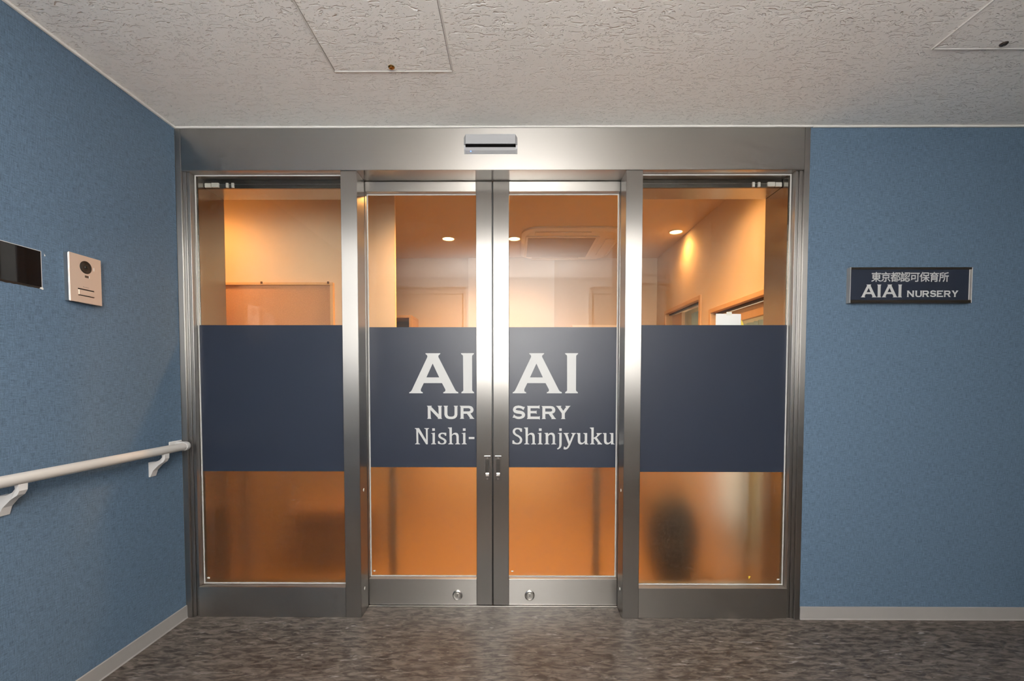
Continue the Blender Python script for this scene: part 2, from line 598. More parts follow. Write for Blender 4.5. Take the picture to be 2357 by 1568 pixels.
# ------------------------------------------------------------------ lettering outlines, millimetres
GLYPHS = {
    'A': [[(86.2,208.6),(163.6,208.6),(163.6,206.0),(161.3,202.9),(155.2,198.2),(153.1,193.0),(154.4,187.0),(158.7,179.2),(240.2,18.7),(246.3,10.4),(255.8,6.6),(257.0,0.0),(178.3,0.0),(178.6,5.7),(183.8,7.5),(188.2,10.9),(189.9,16.1),(188.2,22.2),(171.7,53.1),(76.7,53.1),(62.4,23.9),(60.7,17.9),(61.2,11.8),(64.2,8.3),(70.2,5.7),(71.5,0.0),(0.0,0.0),(0.9,5.2),(7.8,8.7),(13.4,15.3),(92.8,181.8),(95.9,188.7),(96.3,194.8),(92.8,200.0),(87.6,203.4)],[(123.7,154.9),(90.7,82.9),(157.3,82.9)]],
    'I': [[(0.0,208.6),(67.6,208.6),(66.3,203.4),(59.3,198.2),(57.6,192.2),(57.6,16.1),(60.2,10.9),(66.3,6.6),(68.0,0.0),(1.2,0.0),(2.1,6.6),(9.0,10.9),(11.6,16.1),(10.4,192.2),(9.0,198.2),(1.2,203.4)]],
    'N': [[(0.0,68.2),(24.9,68.2),(24.2,65.0),(22.2,62.6),(60.8,23.3),(59.9,61.2),(59.2,63.9),(56.5,65.5),(56.5,68.2),(78.1,68.2),(78.1,65.5),(75.6,63.7),(75.1,61.2),(75.1,6.1),(76.0,3.1),(78.7,1.3),(78.7,0.0),(55.9,0.0),(55.9,1.3),(58.5,4.0),(18.2,45.8),(19.5,6.1),(20.2,3.1),(22.2,1.3),(22.2,0.0),(0.7,0.0),(0.7,1.3),(3.4,3.1),(4.0,6.1),(4.0,61.2),(3.4,63.9),(0.3,65.5)]],
    'U': [[(0.0,68.2),(22.2,68.2),(22.2,65.5),(19.8,63.7),(19.5,61.2),(19.5,23.6),(22.2,16.2),(28.9,12.1),(38.4,11.2),(47.8,12.1),(54.5,16.2),(56.8,23.6),(56.8,61.2),(56.1,63.9),(53.2,65.5),(53.2,68.2),(74.4,68.2),(74.4,65.5),(72.0,63.7),(71.7,61.2),(71.7,22.2),(68.6,11.4),(59.9,2.7),(48.5,-0.9),(37.7,-1.6),(26.2,-0.7),(15.5,3.1),(7.4,11.4),(3.8,22.2),(3.8,61.2),(3.1,63.7),(0.0,65.5)]],
    'R': [[(0.0,68.2),(48.5,68.2),(59.2,66.0),(67.3,59.9),(71.3,51.1),(71.3,42.4),(66.6,33.6),(55.2,27.9),(70.0,6.1),(75.4,1.3),(75.4,0.0),(50.5,0.0),(50.5,1.3),(53.2,4.0),(37.0,26.5),(19.5,26.5),(19.5,6.1),(20.2,3.1),(22.2,1.3),(22.2,0.0),(0.7,0.0),(0.7,1.3),(3.4,3.6),(4.0,6.1),(4.0,61.2),(3.4,64.2),(0.0,66.0)],[(19.1,55.6),(45.8,55.6),(52.5,53.2),(55.6,47.8),(54.5,42.4),(48.5,39.0),(19.1,39.0)]],
    'S': [[(64.6,63.4),(56.5,46.9),(46.9,54.6),(36.2,57.7),(25.4,57.7),(18.5,54.6),(16.2,50.8),(18.5,47.4),(26.9,45.4),(42.3,43.4),(54.6,39.2),(62.3,32.3),(65.7,23.1),(63.8,13.8),(56.9,6.2),(45.4,1.5),(33.1,-0.3),(22.3,0.8),(7.7,7.4),(0.0,6.5),(7.2,24.6),(14.6,16.9),(25.4,13.1),(36.2,12.6),(45.4,15.1),(49.2,20.0),(47.7,24.6),(40.8,26.9),(20.8,29.2),(9.2,33.8),(3.1,41.5),(1.8,50.8),(5.4,60.8),(14.6,68.0),(30.0,70.8),(43.8,68.9),(56.9,63.8)]],
    'E': [[(0.0,68.9),(60.0,68.9),(66.1,72.3),(66.1,53.8),(59.2,56.6),(18.8,56.6),(18.8,42.3),(45.4,42.3),(50.8,44.6),(50.8,26.9),(45.4,30.0),(18.8,30.0),(18.8,13.1),(62.3,13.1),(67.7,15.4),(67.7,-3.1),(62.3,0.0),(0.0,0.0),(0.8,2.3),(3.4,4.6),(3.4,63.1),(2.3,66.1)]],
    'Y': [[(0.0,68.9),(28.2,68.9),(28.2,66.1),(24.6,63.4),(38.5,43.1),(53.5,63.4),(49.7,66.1),(49.7,68.9),(76.9,68.9),(71.2,64.6),(46.6,30.0),(46.6,6.2),(47.4,3.1),(49.7,1.2),(49.7,0.0),(26.6,0.0),(26.6,1.2),(30.2,3.4),(30.8,6.2),(30.8,30.0),(6.6,63.1),(2.8,66.1)]],
    'N2': [[(0.0,85.0),(22.1,85.0),(58.8,22.4),(57.7,77.1),(56.4,80.4),(49.8,82.0),(49.8,85.0),(74.0,85.0),(74.0,82.0),(69.5,80.4),(67.3,77.1),(67.3,0.0),(58.8,0.0),(17.2,66.5),(18.3,8.5),(19.6,5.2),(26.1,2.8),(26.1,0.0),(0.8,0.0),(0.8,2.8),(6.5,5.2),(8.5,8.5),(7.4,77.1),(5.7,80.4),(0.0,82.0)]],
    'i': [[(0.0,58.3),(19.8,61.1),(19.8,8.5),(21.4,4.9),(26.3,2.8),(26.3,0.0),(0.5,0.0),(0.5,2.8),(6.2,4.9),(7.8,8.5),(7.8,51.0),(6.2,55.1),(0.0,56.7)]],
    'idot': [[(0.0,83.7),(13.9,83.7),(13.9,70.6),(0.0,70.6)]],
    's': [[(43.6,60.0),(43.6,44.8),(37.6,44.8),(33.5,51.8),(23.7,55.1),(16.3,52.6),(13.1,46.9),(14.7,41.2),(22.1,36.3),(35.1,29.7),(43.3,21.6),(44.6,13.4),(40.9,4.4),(31.9,0.0),(20.4,-0.5),(9.0,1.1),(0.0,3.6),(0.0,15.9),(6.5,15.9),(10.6,7.7),(18.8,4.4),(26.1,5.6),(31.9,10.1),(32.7,16.7),(27.8,22.4),(17.2,27.3),(6.5,33.8),(1.6,42.8),(3.3,51.8),(9.8,58.3),(20.4,61.1),(31.9,60.8)]],
    'h': [[(0.0,87.8),(20.4,88.9),(20.4,50.2),(28.6,58.3),(38.4,61.1),(48.2,59.2),(53.9,52.6),(56.4,42.8),(56.4,8.5),(58.0,4.9),(63.7,2.8),(63.7,0.0),(38.1,0.0),(38.1,2.8),(43.3,4.9),(44.9,8.5),(44.1,41.2),(41.7,48.5),(35.1,51.8),(28.6,51.0),(20.4,44.5),(20.1,8.5),(21.7,4.9),(27.3,2.8),(27.3,0.0),(1.6,0.0),(1.6,2.8),(7.4,4.9),(9.0,8.5),(7.7,78.8),(5.7,82.9),(0.0,85.3)]],
    '-': [[(0.0,38.2),(29.7,38.2),(29.7,27.6),(0.0,27.6)]],
    'S2': [[(50.1,83.0),(50.1,66.1),(42.3,66.1),(37.7,75.2),(30.6,79.1),(22.8,79.1),(16.3,75.2),(13.0,68.0),(14.3,62.2),(20.2,54.4),(31.9,48.5),(42.3,41.4),(49.4,32.3),(51.6,23.2),(49.4,12.7),(43.6,4.9),(34.5,0.4),(22.8,-0.3),(11.1,1.0),(0.0,3.0),(0.0,20.6),(7.8,20.6),(11.1,12.7),(18.9,7.5),(26.7,6.5),(34.5,10.1),(39.0,18.0),(39.7,25.8),(36.4,32.3),(29.3,38.8),(17.6,44.6),(7.2,52.4),(2.0,60.9),(1.3,70.0),(5.2,79.1),(13.0,84.9),(22.8,86.9),(37.1,86.2)]],
    'n': [[(0.0,59.6),(19.1,60.6),(19.1,51.8),(26.7,58.9),(37.1,61.5),(46.2,59.6),(52.7,53.1),(55.3,42.7),(55.3,7.5),(56.6,4.3),(62.4,2.3),(62.4,0.0),(36.4,0.0),(36.4,2.3),(42.3,4.7),(43.6,7.5),(43.6,38.8),(41.6,47.2),(35.8,51.8),(29.3,51.1),(22.8,46.6),(19.9,41.4),(19.9,7.5),(21.2,4.3),(26.0,2.3),(26.0,0.0),(0.7,0.0),(0.7,2.3),(5.9,4.7),(7.2,7.5),(6.9,51.8),(5.2,55.4),(0.0,57.6)]],
    'j': [[(3.9,58.9),(24.5,60.6),(24.5,-0.3),(22.8,-10.7),(17.6,-19.1),(9.1,-25.0),(3.3,-26.9),(0.0,-22.4),(6.5,-18.5),(11.1,-12.0),(12.4,-2.9),(12.4,51.8),(10.4,55.4),(3.9,57.2)]],
    'jdot': [[(0.0,83.6),(13.0,83.6),(13.0,70.6),(0.0,70.6)]],
    'y': [[(0.0,59.8),(27.6,59.8),(27.6,57.5),(21.5,54.8),(20.2,51.4),(32.3,15.7),(46.4,50.1),(46.4,53.4),(40.4,56.8),(39.7,59.8),(64.6,59.8),(64.6,57.5),(59.2,54.1),(56.5,50.1),(35.0,-2.4),(26.9,-17.2),(18.8,-24.6),(9.4,-27.3),(0.0,-25.3),(2.0,-11.8),(6.1,-11.8),(11.4,-17.2),(17.5,-15.2),(24.2,-3.8),(25.6,0.3),(7.4,50.1),(4.7,54.1),(0.0,57.5)]],
    'u': [[(0.0,59.5),(18.8,59.5),(18.8,19.1),(20.9,11.7),(27.6,7.7),(35.7,10.4),(42.4,17.8),(42.4,50.1),(41.1,54.1),(35.0,56.8),(35.0,59.5),(54.8,59.5),(54.8,8.3),(56.5,4.3),(61.9,2.3),(61.9,0.0),(43.1,0.0),(42.4,10.4),(35.7,3.6),(27.6,-0.4),(19.5,-0.4),(11.4,3.6),(7.4,10.4),(6.1,19.1),(6.1,50.1),(4.7,54.1),(0.0,57.1)]],
    'k': [[(0.0,87.8),(20.2,88.7),(20.2,35.3),(27.6,38.0),(38.4,47.4),(39.0,51.4),(35.0,56.8),(35.0,59.2),(63.3,59.2),(62.6,56.8),(55.2,53.4),(36.3,35.9),(54.5,10.4),(59.2,5.7),(64.6,2.3),(64.6,0.0),(39.7,0.0),(39.7,2.3),(43.1,4.3),(41.1,10.4),(25.6,29.2),(20.2,29.9),(20.2,8.3),(22.2,4.3),(26.9,2.3),(26.9,0.0),(1.3,0.0),(1.3,2.3),(6.7,5.0),(8.1,8.3),(8.1,77.0),(6.1,81.7),(0.0,85.1)]],
}
LEFT_LETTERS = [('A', 1.0859, 1.117), ('I', 1.3575, 1.1172), ('N', 1.1787, 0.9834), ('U', 1.2658, 0.9835), ('R', 1.3503, 0.9836), ('N2', 1.1142, 0.8494), ('i', 1.1992, 0.8495), ('idot', 1.2055, 0.8495), ('s', 1.2351, 0.8496), ('h', 1.2877, 0.8496), ('i', 1.3592, 0.8497), ('idot', 1.3661, 0.8497), ('-', 1.3966, 0.8498)]
RIGHT_LETTERS = [('A', 1.626, 1.1173), ('I', 1.8987, 1.1175), ('S', 1.626, 0.9826), ('E', 1.7008, 0.9827), ('R', 1.7776, 0.9827), ('Y', 1.8521, 0.9828), ('S2', 1.6253, 0.8498), ('h', 1.6858, 0.8498), ('i', 1.7568, 0.8499), ('idot', 1.7641, 0.8499), ('n', 1.7924, 0.85), ('j', 1.8584, 0.8501), ('jdot', 1.8701, 0.8501), ('y', 1.8929, 0.85), ('u', 1.9611, 0.8501), ('k', 2.0299, 0.8502), ('u', 2.098, 0.8503)]

# ------------------------------------------------------------------ corridor shell
H = 2.4
struct('floor', MB().box(-0.1, 7.6, -2.96, 0.17, -0.1, 0.0), FLOOR, 'brown-grey marbled vinyl corridor floor', 'floor')
struct('ceiling', MB().box(-0.1, 7.6, -2.96, -0.004, H, H + 0.1), CEIL, 'pale fissured acoustic board ceiling of the corridor', 'ceiling')
struct('wall_left', MB().box(-0.1, 0.0, -2.96, -0.0052, 0.0, H), BLUE_PAPER, 'blue woven wallpaper wall with the handrail', 'wall')
struct('wall_front', MB().box(3.05, 7.6, 0.0, 0.12, 0.0, H), BLUE_PAPER, 'blue woven wallpaper wall with the sign', 'wall')
struct('wall_right', MB().box(7.6, 7.7, -2.96, 0.12, 0.0, H), BLUE_PAPER, 'blue wall closing the corridor at the far right', 'wall')
struct('wall_back', MB().box(-0.1, 7.6, -2.96, -2.86, 0.0, H), BACK_WALL, 'pale wall behind the camera, mirrored in the glass', 'wall')

BH = 0.0637


def skirting_profile(y0, y1):
    return [(0.0, 0.0), (0.006, 0.0), (0.006, BH - 0.003), (0.004, BH), (0.0, BH)]


struct('baseboard_left', MB().prism([(0.0, 0.0), (0.009, 0.0), (0.0065, 0.006), (0.006, BH - 0.002), (0.004, BH), (0.0, BH)],
                                    'y', -2.85, -0.0055), SKIRT, 'grey skirting along the foot of the left wall', 'skirting')
struct('baseboard_front', MB().prism([(0.0, 0.0), (-0.009, 0.0), (-0.0065, 0.006), (-0.006, BH - 0.002), (-0.004, BH), (0.0, BH)],
                                     'x', 3.051, 7.59), SKIRT, 'grey skirting right of the steel entrance frame', 'skirting')
struct('trim_1', MB().box(0.0, 0.012, -2.85, -0.013, H - 0.009, H, 0.002), WHITE_TRIM, 'white edge trim between left wall and ceiling', 'trim')
struct('trim_2', MB().box(0.0, 3.058, -0.013, -0.0035, H - 0.008, H, 0.002), WHITE_TRIM, 'white edge trim over the steel header', 'trim')
struct('trim_3', MB().box(3.059, 7.59, -0.011, 0.0, H - 0.009, H, 0.002), WHITE_TRIM, 'white edge trim over the right blue wall', 'trim')

# doors on the wall behind the camera (they show as reflections in the glass)
for nm, x0, x1, lab in (('door_3', 0.26, 1.08, 'grey-beige steel door mirrored in the left sliding leaf'),
                        ('door_4', 2.50, 3.34, 'grey-beige steel door mirrored in the right sliding leaf')):
    d = thing(nm, lab, 'door', ((x0 + x1) / 2, -2.86, 0), kind='structure')
    fr = MB()
    fr.box(x0, x0 + 0.045, -2.86, -2.825, 0, 2.25, 0.002)
    fr.box(x1 - 0.045, x1, -2.86, -2.825, 0, 2.25, 0.002)
    fr.box(x0 + 0.045, x1 - 0.045, -2.86, -2.825, 2.205, 2.25, 0.002)
    obj('door_casing', fr, DOOR_GREY, d)
    obj('door_panel', MB().box(x0 + 0.049, x1 - 0.049, -2.86, -2.842, 0.005, 2.20, 0.002), DOOR_GREY, d)
    obj('door_handle', MB().tube([(x0 + 0.11, -2.842, 1.0), (x0 + 0.11, -2.80, 1.0), (x0 + 0.22, -2.80, 1.0)], 0.009, 10), STEEL_PLAIN, d)

# ------------------------------------------------------------------ entrance frame
ef = thing('entrance_frame', 'brushed stainless steel entrance frame around sliding glass doors', 'door frame', (1.524, 0.0, 0.0))
obj('header', MB().box(0.027, 3.023, -0.0035, 0.25, 2.195, 2.396, 0.0015), STEEL_H, ef)
for s, x in ((1, 0.0), (-1, 3.05)):
    mb = MB()
    for a, b_, y in ((0.0005, 0.0268, -0.005), (0.0272, 0.0428, 0.006), (0.0436, 0.058, 0.011)):
        xs = sorted((x + s * a, x + s * b_))
        mb.box(xs[0], xs[1], y, 0.05, 0.0, 2.396 if a < 0.02 else 2.195, 0.0012)
    obj('jamb', mb, STEEL_V, ef)
    xs = sorted((x + s * 0.0005, x + s * 0.071))
    obj('side_lining', MB().box(xs[0], xs[1], 0.0505, 0.25, 0.0, 2.1945), STEEL_LINING, ef)
for x0, x1 in ((0.7946, 0.8738), (2.1726, 2.2535)):
    obj('mullion', MB().box(x0, x1, 0.0, 0.108, 0.0, 2.1945, 0.0015), STEEL_V, ef)
for x0, x1 in ((0.0585, 0.7942), (2.2539, 2.9915)):
    obj('bottom_rail', MB().box(x0, x1, 0.003, 0.09, 0.0, 0.151, 0.0012), STEEL_H, ef)
obj('threshold', MB().box(0.8745, 2.1715, 0.108, 0.175, 0.0, 0.006, 0.001), STEEL_PLAIN, ef)
for s, x in ((1, 0.0), (-1, 3.048)):
    X = lambda a, b_: sorted((x + s * a, x + s * b_))
    xs = X(0.0715, 0.80)
    tc = obj('track_cover', MB().box(xs[0], xs[1], 0.100, 0.112, 2.153, 2.1948, 0.001), STEEL_DARK, ef, 'dark operator track behind the glass')
    obj('cover_lip', MB().box(xs[0], xs[1], 0.0985, 0.0998, 2.172, 2.1735), STEEL_PLAIN, tc)
    obj('track_soffit', MB().box(xs[0], xs[1], 0.1125, 0.25, 2.155, 2.1948), STEEL_H, ef)
    xs = X(0.0745, 0.106)
    obj('end_stop', MB().box(xs[0], xs[1], 0.092, 0.0998, 2.155, 2.176, 0.001), RAIL_WHITE, tc)
    xs = X(0.110, 0.146)
    obj('end_stop', MB().box(xs[0], xs[1], 0.090, 0.0998, 2.155, 2.177, 0.001), RAIL_WHITE, tc)
    for a in (0.181, 0.209):
        xs = X(a, a + 0.013)
        obj('clip', MB().box(xs[0], xs[1], 0.092, 0.0998, 2.154, 2.178, 0.001), RAIL_WHITE, tc)
# small photoelectric eyes in the mullion reveals
for x, s in ((0.8738, 1), (2.1726, -1)):
    for z in (0.63, 0.125):
        obj('sensor_eye', MB().lathe([(0.0, s * 0.0022), (0.007, s * 0.002), (0.009, 0.0)], (x, 0.052, z), 'x', 20), CLEAR_RUBBER, ef)


def ring(mb, x0, x1, z0, z1, w, y0, y1):
    mb.box(x0, x0 + w, y0, y1, z0, z1)
    mb.box(x1 - w, x1, y0, y1, z0, z1)
    mb.box(x0 + w, x1 - w, y0, y1, z0, z0 + w)
    mb.box(x0 + w, x1 - w, y0, y1, z1 - w, z1)
    return mb


# fixed side panes
FT, FB = 1.4585, 0.7265
for nm, x0, x1, lab in (('window_1', 0.0585, 0.7944, 'fixed glass side panel with navy band beside the handrail'),
                        ('window_2', 2.2537, 2.9915, 'fixed glass side panel with navy band beside the sign wall')):
    w = thing(nm, lab, 'glass panel', ((x0 + x1) / 2, 0.045, 0.151), kind='structure')
    obj('glass_pane', MB().box(x0, x1, 0.042, 0.049, 0.1515, 2.1945), GLASS, w)
    obj('glazing_seal', ring(MB(), x0 + (0.003 if nm == 'window_1' else -0.02), x1 + (0.02 if nm == 'window_1' else -0.003), 0.1535, 2.1925, 0.0062, 0.0385, 0.0419), SEAL, w)
    a, b_ = x0 + 0.0005, x1 - 0.0005
    obj('navy_film', MB().box(a, b_, 0.0412, 0.0418, FB, FT), NAVY, w)
    obj('frosted_film', MB().box(a, b_, 0.0410, 0.0416, 0.152, FB - 0.0004), FROST, w)
    xb = x0 + 0.026 if nm == 'window_1' else x1 - 0.026
    obj('bumper', MB().box(xb - 0.006, xb + 0.006, 0.037, 0.0409, 0.178, 0.186, 0.002), CLEAR_RUBBER, w)

# sliding leaves
YF = 0.115


def add_letters(letters, film):
    used = 0
    while used < len(letters):
        g, x, z = letters[used]
        mb = MB().glyph(GLYPHS[g][:1] + GLYPHS[g][1:], x, z, 0.001, 0.1452, 0.0004)
        used += 1
        if used < len(letters) and letters[used][0].endswith('dot'):
            g2, x2, z2 = letters[used]
            mb.glyph(GLYPHS[g2], x2, z2, 0.001, 0.1452, 0.0004)
            used += 1
        obj('letter', mb, VINYL_WHITE, film)


for nm, sgn, ms0, ms1, os0, os1, letters, lockx, boltx, lab in (
        ('door_1', 1, 1.4394, 1.5203, 0.800, 0.8755, LEFT_LETTERS, 1.338, 1.4955, 'left sliding glass leaf lettered AI, NUR and Nishi-'),
        ('door_2', -1, 1.5264, 1.6072, 2.1705, 2.246, RIGHT_LETTERS, 1.7160, 1.5515, 'right sliding glass leaf lettered AI, SERY and Shinjyuku')):
    d = thing(nm, lab, 'door', ((ms0 + os1) / 2, 0.14, 0.008), kind='structure')
    obj('stile', MB().box(ms0, ms1, YF, 0.165, 0.008, 2.192, 0.0015), STEEL_V, d)
    obj('stile', MB().box(os0, os1, YF, 0.165, 0.008, 2.192, 0.0015), STEEL_V, d)
    wx = (1.5204, 1.5232) if sgn > 0 else (1.5235, 1.5263)
    obj('weather_strip', MB().box(wx[0], wx[1], 0.121, 0.160, 0.012, 2.188), BLACK, d)
    g0, g1 = (os1, ms0) if sgn > 0 else (ms1, os0)
    obj('top_rail', MB().box(g0 + 0.0003, g1 - 0.0003, YF + 0.001, 0.165, 2.142, 2.192, 0.0012), STEEL_H, d)
    br = obj('bottom_rail', MB().box(g0 + 0.0003, g1 - 0.0003, YF + 0.001, 0.165, 0.008, 0.146, 0.0012), STEEL_H, d)
    lk = MB().lathe([(0.0258, 0.0), (0.0258, -0.005), (0.0225, -0.0075), (0.0195, -0.0045), (0.0135, -0.0035),
                     (0.0125, -0.006), (0.0, -0.0065)], (lockx, YF + 0.001, 0.060), 'y', 36)
    obj('lock_cylinder', lk, STEEL_PLAIN, br)
    obj('keyhole', MB().box(lockx - 0.0012, lockx + 0.0012, YF - 0.0061, YF - 0.0052, 0.056, 0.065), BLACK, br)
    obj('glass_pane', MB().box(g0 - 0.004, g1 + 0.004, 0.1475, 0.1545, 0.147, 2.141), GLASS, d)
    obj('glazing_seal', ring(MB(), g0 - (0.0 if sgn > 0 else 0.02), g1 + (0.02 if sgn > 0 else 0.0), 0.1475, 2.1405, 0.0055, 0.1435, 0.1474), SEAL, d)
    nf = obj('navy_film', MB().box(g0, g1, 0.1458, 0.1464, 0.7285, 1.4605), NAVY, d)
    add_letters(letters, nf)
    obj('frosted_film', MB().box(g0, g1, 0.1456, 0.1462, 0.1476, 0.7281), FROST, d)
    xb = g0 + 0.02 if sgn > 0 else g0 + 0.018
    obj('bumper', MB().box(xb - 0.006, xb + 0.006, 0.141, 0.1455, 0.172, 0.180, 0.002), CLEAR_RUBBER, d)
    # flush bolt let into the meeting stile
    fb = MB()
    z0, z1 = 0.665, 0.792
    hw = 0.0155
    fb.box(boltx - hw, boltx - 0.009, YF - 0.0025, YF + 0.001, z0, z1, 0.0006)
    fb.box(boltx + 0.009, boltx + hw, YF - 0.0025, YF + 0.001, z0, z1, 0.0006)
    fb.box(boltx - 0.009, boltx + 0.009, YF - 0.0025, YF + 0.001, z0, z0 + 0.018, 0.0006)
    fb.box(boltx - 0.009, boltx + 0.009, YF - 0.0025, YF + 0.001, z1 - 0.018, z1, 0.0006)
    fbo = obj('flush_bolt', fb, STEEL_V, d)
    obj('bolt_channel', MB().box(boltx - 0.0089, boltx + 0.0089, YF - 0.0008, YF + 0.001, z0 + 0.0181, z1 - 0.0181), BOLT_DARK, fbo)
    obj('bolt_lip', MB().prism([(YF - 0.0025, z1 - 0.001), (YF - 0.006, z1 + 0.001), (YF - 0.0055, z1 + 0.003), (YF, z1 + 0.003), (YF, z1 - 0.001)], 'x', boltx - hw, boltx + hw), CAP_METAL, fbo)
    sl = MB().prism([(YF - 0.0009, z0 + 0.020), (YF - 0.006, z0 + 0.022), (YF - 0.007, z0 + 0.026), (YF - 0.004, z0 + 0.029), (YF - 0.0065, z0 + 0.034), (YF - 0.003, z0 + 0.041), (YF - 0.0009, z0 + 0.042)],
                    'x', boltx - 0.0085, boltx + 0.0085)
    obj('slider', sl, CAP_METAL, fbo)
    for z in (z0 + 0.009, z1 - 0.009):
        obj('screw', MB().lathe([(0.0032, 0.0), (0.0028, -0.001), (0.0, -0.0012)], (boltx, YF - 0.0025, z), 'y', 14), CAP_METAL, fbo)

# ------------------------------------------------------------------ automatic door sensor
sn = thing('door_sensor', 'silver automatic door sensor with blue light on steel header', 'sensor', (1.5215, -0.0035, 2.268))
cx = 1.5215
up = MB()
pts = [(-0.127, 2.300), (0.127, 2.300), (0.127, 2.333), (0.117, 2.3475), (-0.117, 2.3475), (-0.127, 2.333)]
up2 = [(-0.1165, 2.2995), (0.1165, 2.2995), (0.1165, 2.344), (0.1165, 2.344), (-0.1165, 2.344), (-0.1165, 2.344)]
v = [(cx + p[0], -0.0035, p[1]) for p in pts] + [(cx + p[0], -0.028, p[1]) for p in pts] + [(cx + p[0], -0.042, p[1]) for p in up2]
f = [(0, 1, 2, 3, 4, 5)[::-1]]
for a in (0, 6):
    for i in range(6):
        j = (i + 1) % 6
        f.append((a + i, a + j, a + 6 + j, a + 6 + i))
f.append((12, 13, 14, 17))
up.add(v, f)
obj('sensor_cover', up, SILVER, sn)
for s in (-1, 1):
    ck = MB()
    x0, x1 = sorted((cx + s * 0.127, cx + s * 0.1195))
    ck.prism([(-0.0035, 2.269), (-0.006, 2.268), (-0.020, 2.285), (-0.0275, 2.300), (-0.0035, 2.300)], 'x', x0, x1)
    obj('cheek', ck, SILVER, sn)
obj('lens_strip', MB().prism([(-0.0035, 2.2998), (-0.039, 2.2998), (-0.0265, 2.2915), (-0.0035, 2.2915)], 'x', cx - 0.119, cx + 0.119), BLACK_GLOSS, sn, 'black sensor window')
obj('lower_lip', MB().prism([(-0.0035, 2.291), (-0.026, 2.291), (-0.019, 2.280), (-0.008, 2.2695), (-0.0035, 2.2695)], 'x', cx - 0.119, cx + 0.119), SILVER, sn)
obj('indicator_light', MB().lathe([(0.0022, 0.0), (0.0018, -0.002), (0.0, -0.0025)], (cx - 0.095, -0.0165, 2.2765), 'y', 12), BLUE_LED, sn)

# ------------------------------------------------------------------ handrail
hr = thing('handrail', 'ivory round handrail on white brackets along the blue wall', 'handrail', (0.0, -1.4, 0.75))
RX, RZ, RR = 0.062, 0.869, 0.0185
obj('rail', MB().tube([(RX, -2.75, RZ), (RX, -0.083, RZ)], RR, 28), RAIL_WHITE, hr)
ec = MB()
path = [(RX, -0.0829, RZ), (RX, -0.070, RZ)]
for k in range(1, 7):
    a = k / 6 * math.pi / 2
    path.append((RX - 0.024 * (1 - math.cos(a)), -0.070 + 0.024 * math.sin(a), RZ))
path.append((0.004, -0.046, RZ))
ec.tube(path, [0.0205, 0.0205] + [0.0195] * 6 + [0.0195], 24)
obj('end_cap', ec, BRACKET_WHITE, hr)
obj('wall_plate', MB().box(0.0, 0.0055, -0.095, -0.012, RZ - 0.023, RZ + 0.023, 0.003), BRACKET_WHITE, hr)
for yb in (-0.197, -0.797, -1.40, -2.0, -2.6):
    br = MB()
    hw = 0.0135
    # plate widening to the wall, arm sweeping out and up to the rail
    prof = [(0.0, 0.750), (0.006, 0.750), (0.018, 0.778), (0.042, 0.803), (0.064, 0.818), (0.072, 0.832), (0.072, 0.853),
            (0.058, 0.853), (0.058, 0.838), (0.048, 0.827), (0.030, 0.818), (0.0, 0.816)]
    ws = [0.017, 0.017, 0.0145, 0.0125, 0.012, 0.0125, 0.014, 0.014, 0.0125, 0.012, 0.0125, 0.017]
    n = len(prof)
    v = [(p[0], yb - w_, p[1]) for p, w_ in zip(prof, ws)] + [(p[0], yb + w_, p[1]) for p, w_ in zip(prof, ws)]
    f = [tuple(range(n)), tuple(range(2 * n - 1, n - 1, -1))]
    f += [(i, n + i, n + (i + 1) % n, (i + 1) % n) for i in range(n)]
    br.add(v, f)
    obj('bracket', br, BRACKET_WHITE, hr)

# ------------------------------------------------------------------ video intercom
ic = thing('video_intercom', 'champagne metal video intercom with round camera on left wall', 'intercom', (0.0, -0.507, 1.472))
bd = MB().box(0.0, 0.0175, -0.5695, -0.4445, 1.4735, 1.6475, 0.001)
obj('body', bd, CAP_METAL, ic)
obj('front_plate', MB().box(0.0178, 0.0222, -0.571, -0.4425, 1.472, 1.649, 0.0012), INTERCOM, ic)
cm = obj('camera_dome', MB().lathe([(0.0235, 0.0), (0.0235, 0.0012), (0.021, 0.0018), (0.012, 0.0008), (0.0065, 0.0012), (0.006, 0.003), (0.0, 0.0042)],
                                   (0.0222, -0.507, 1.6065), 'x', 40), BLACK, ic)
obj('camera_lens', MB().lathe([(0.0062, 0.0), (0.005, 0.0016), (0.0, 0.0024)], (0.0248, -0.507, 1.6065), 'x', 24), BLACK_GLOSS, cm)
obj('call_light', MB().box(0.0222, 0.0232, -0.5125, -0.4965, 1.5680, 1.5765, 0.0005), STEEL_DARK, ic)
obj('light_edge', MB().box(0.0222, 0.0236, -0.4963, -0.4935, 1.5680, 1.5765, 0.0003), WHITE_TRIM, ic)
obj('microphone_slot', MB().box(0.0222, 0.0228, -0.4760, -0.4725, 1.600, 1.6125), WHITE_TRIM, ic)
cb = obj('call_button', MB().box(0.0222, 0.0262, -0.540, -0.4765, 1.5005, 1.5195, 0.001), INTERCOM, ic)
obj('button_gap', MB().box(0.0222, 0.0226, -0.5405, -0.476, 1.5200, 1.5245), BLACK, ic)
obj('button_gap', MB().box(0.0222, 0.0226, -0.5405, -0.476, 1.4975, 1.5000), BLACK, ic)


def text_mesh(body, size, offset=0.0):
    cu = bpy.data.curves.new('lettering', 'FONT')
    cu.body = body
    cu.size = size
    cu.offset = offset
    cu.resolution_u = 4
    to = bpy.data.objects.new('lettering', cu)
    col.objects.link(to)
    dg = bpy.context.evaluated_depsgraph_get()
    me = bpy.data.meshes.new_from_object(to.evaluated_get(dg))
    vs = [tuple(p.co) for p in me.vertices]
    fs = [tuple(p.vertices) for p in me.polygons]
    bpy.data.objects.remove(to)
    bpy.data.curves.remove(cu)
    bpy.data.meshes.remove(me)
    return vs, fs


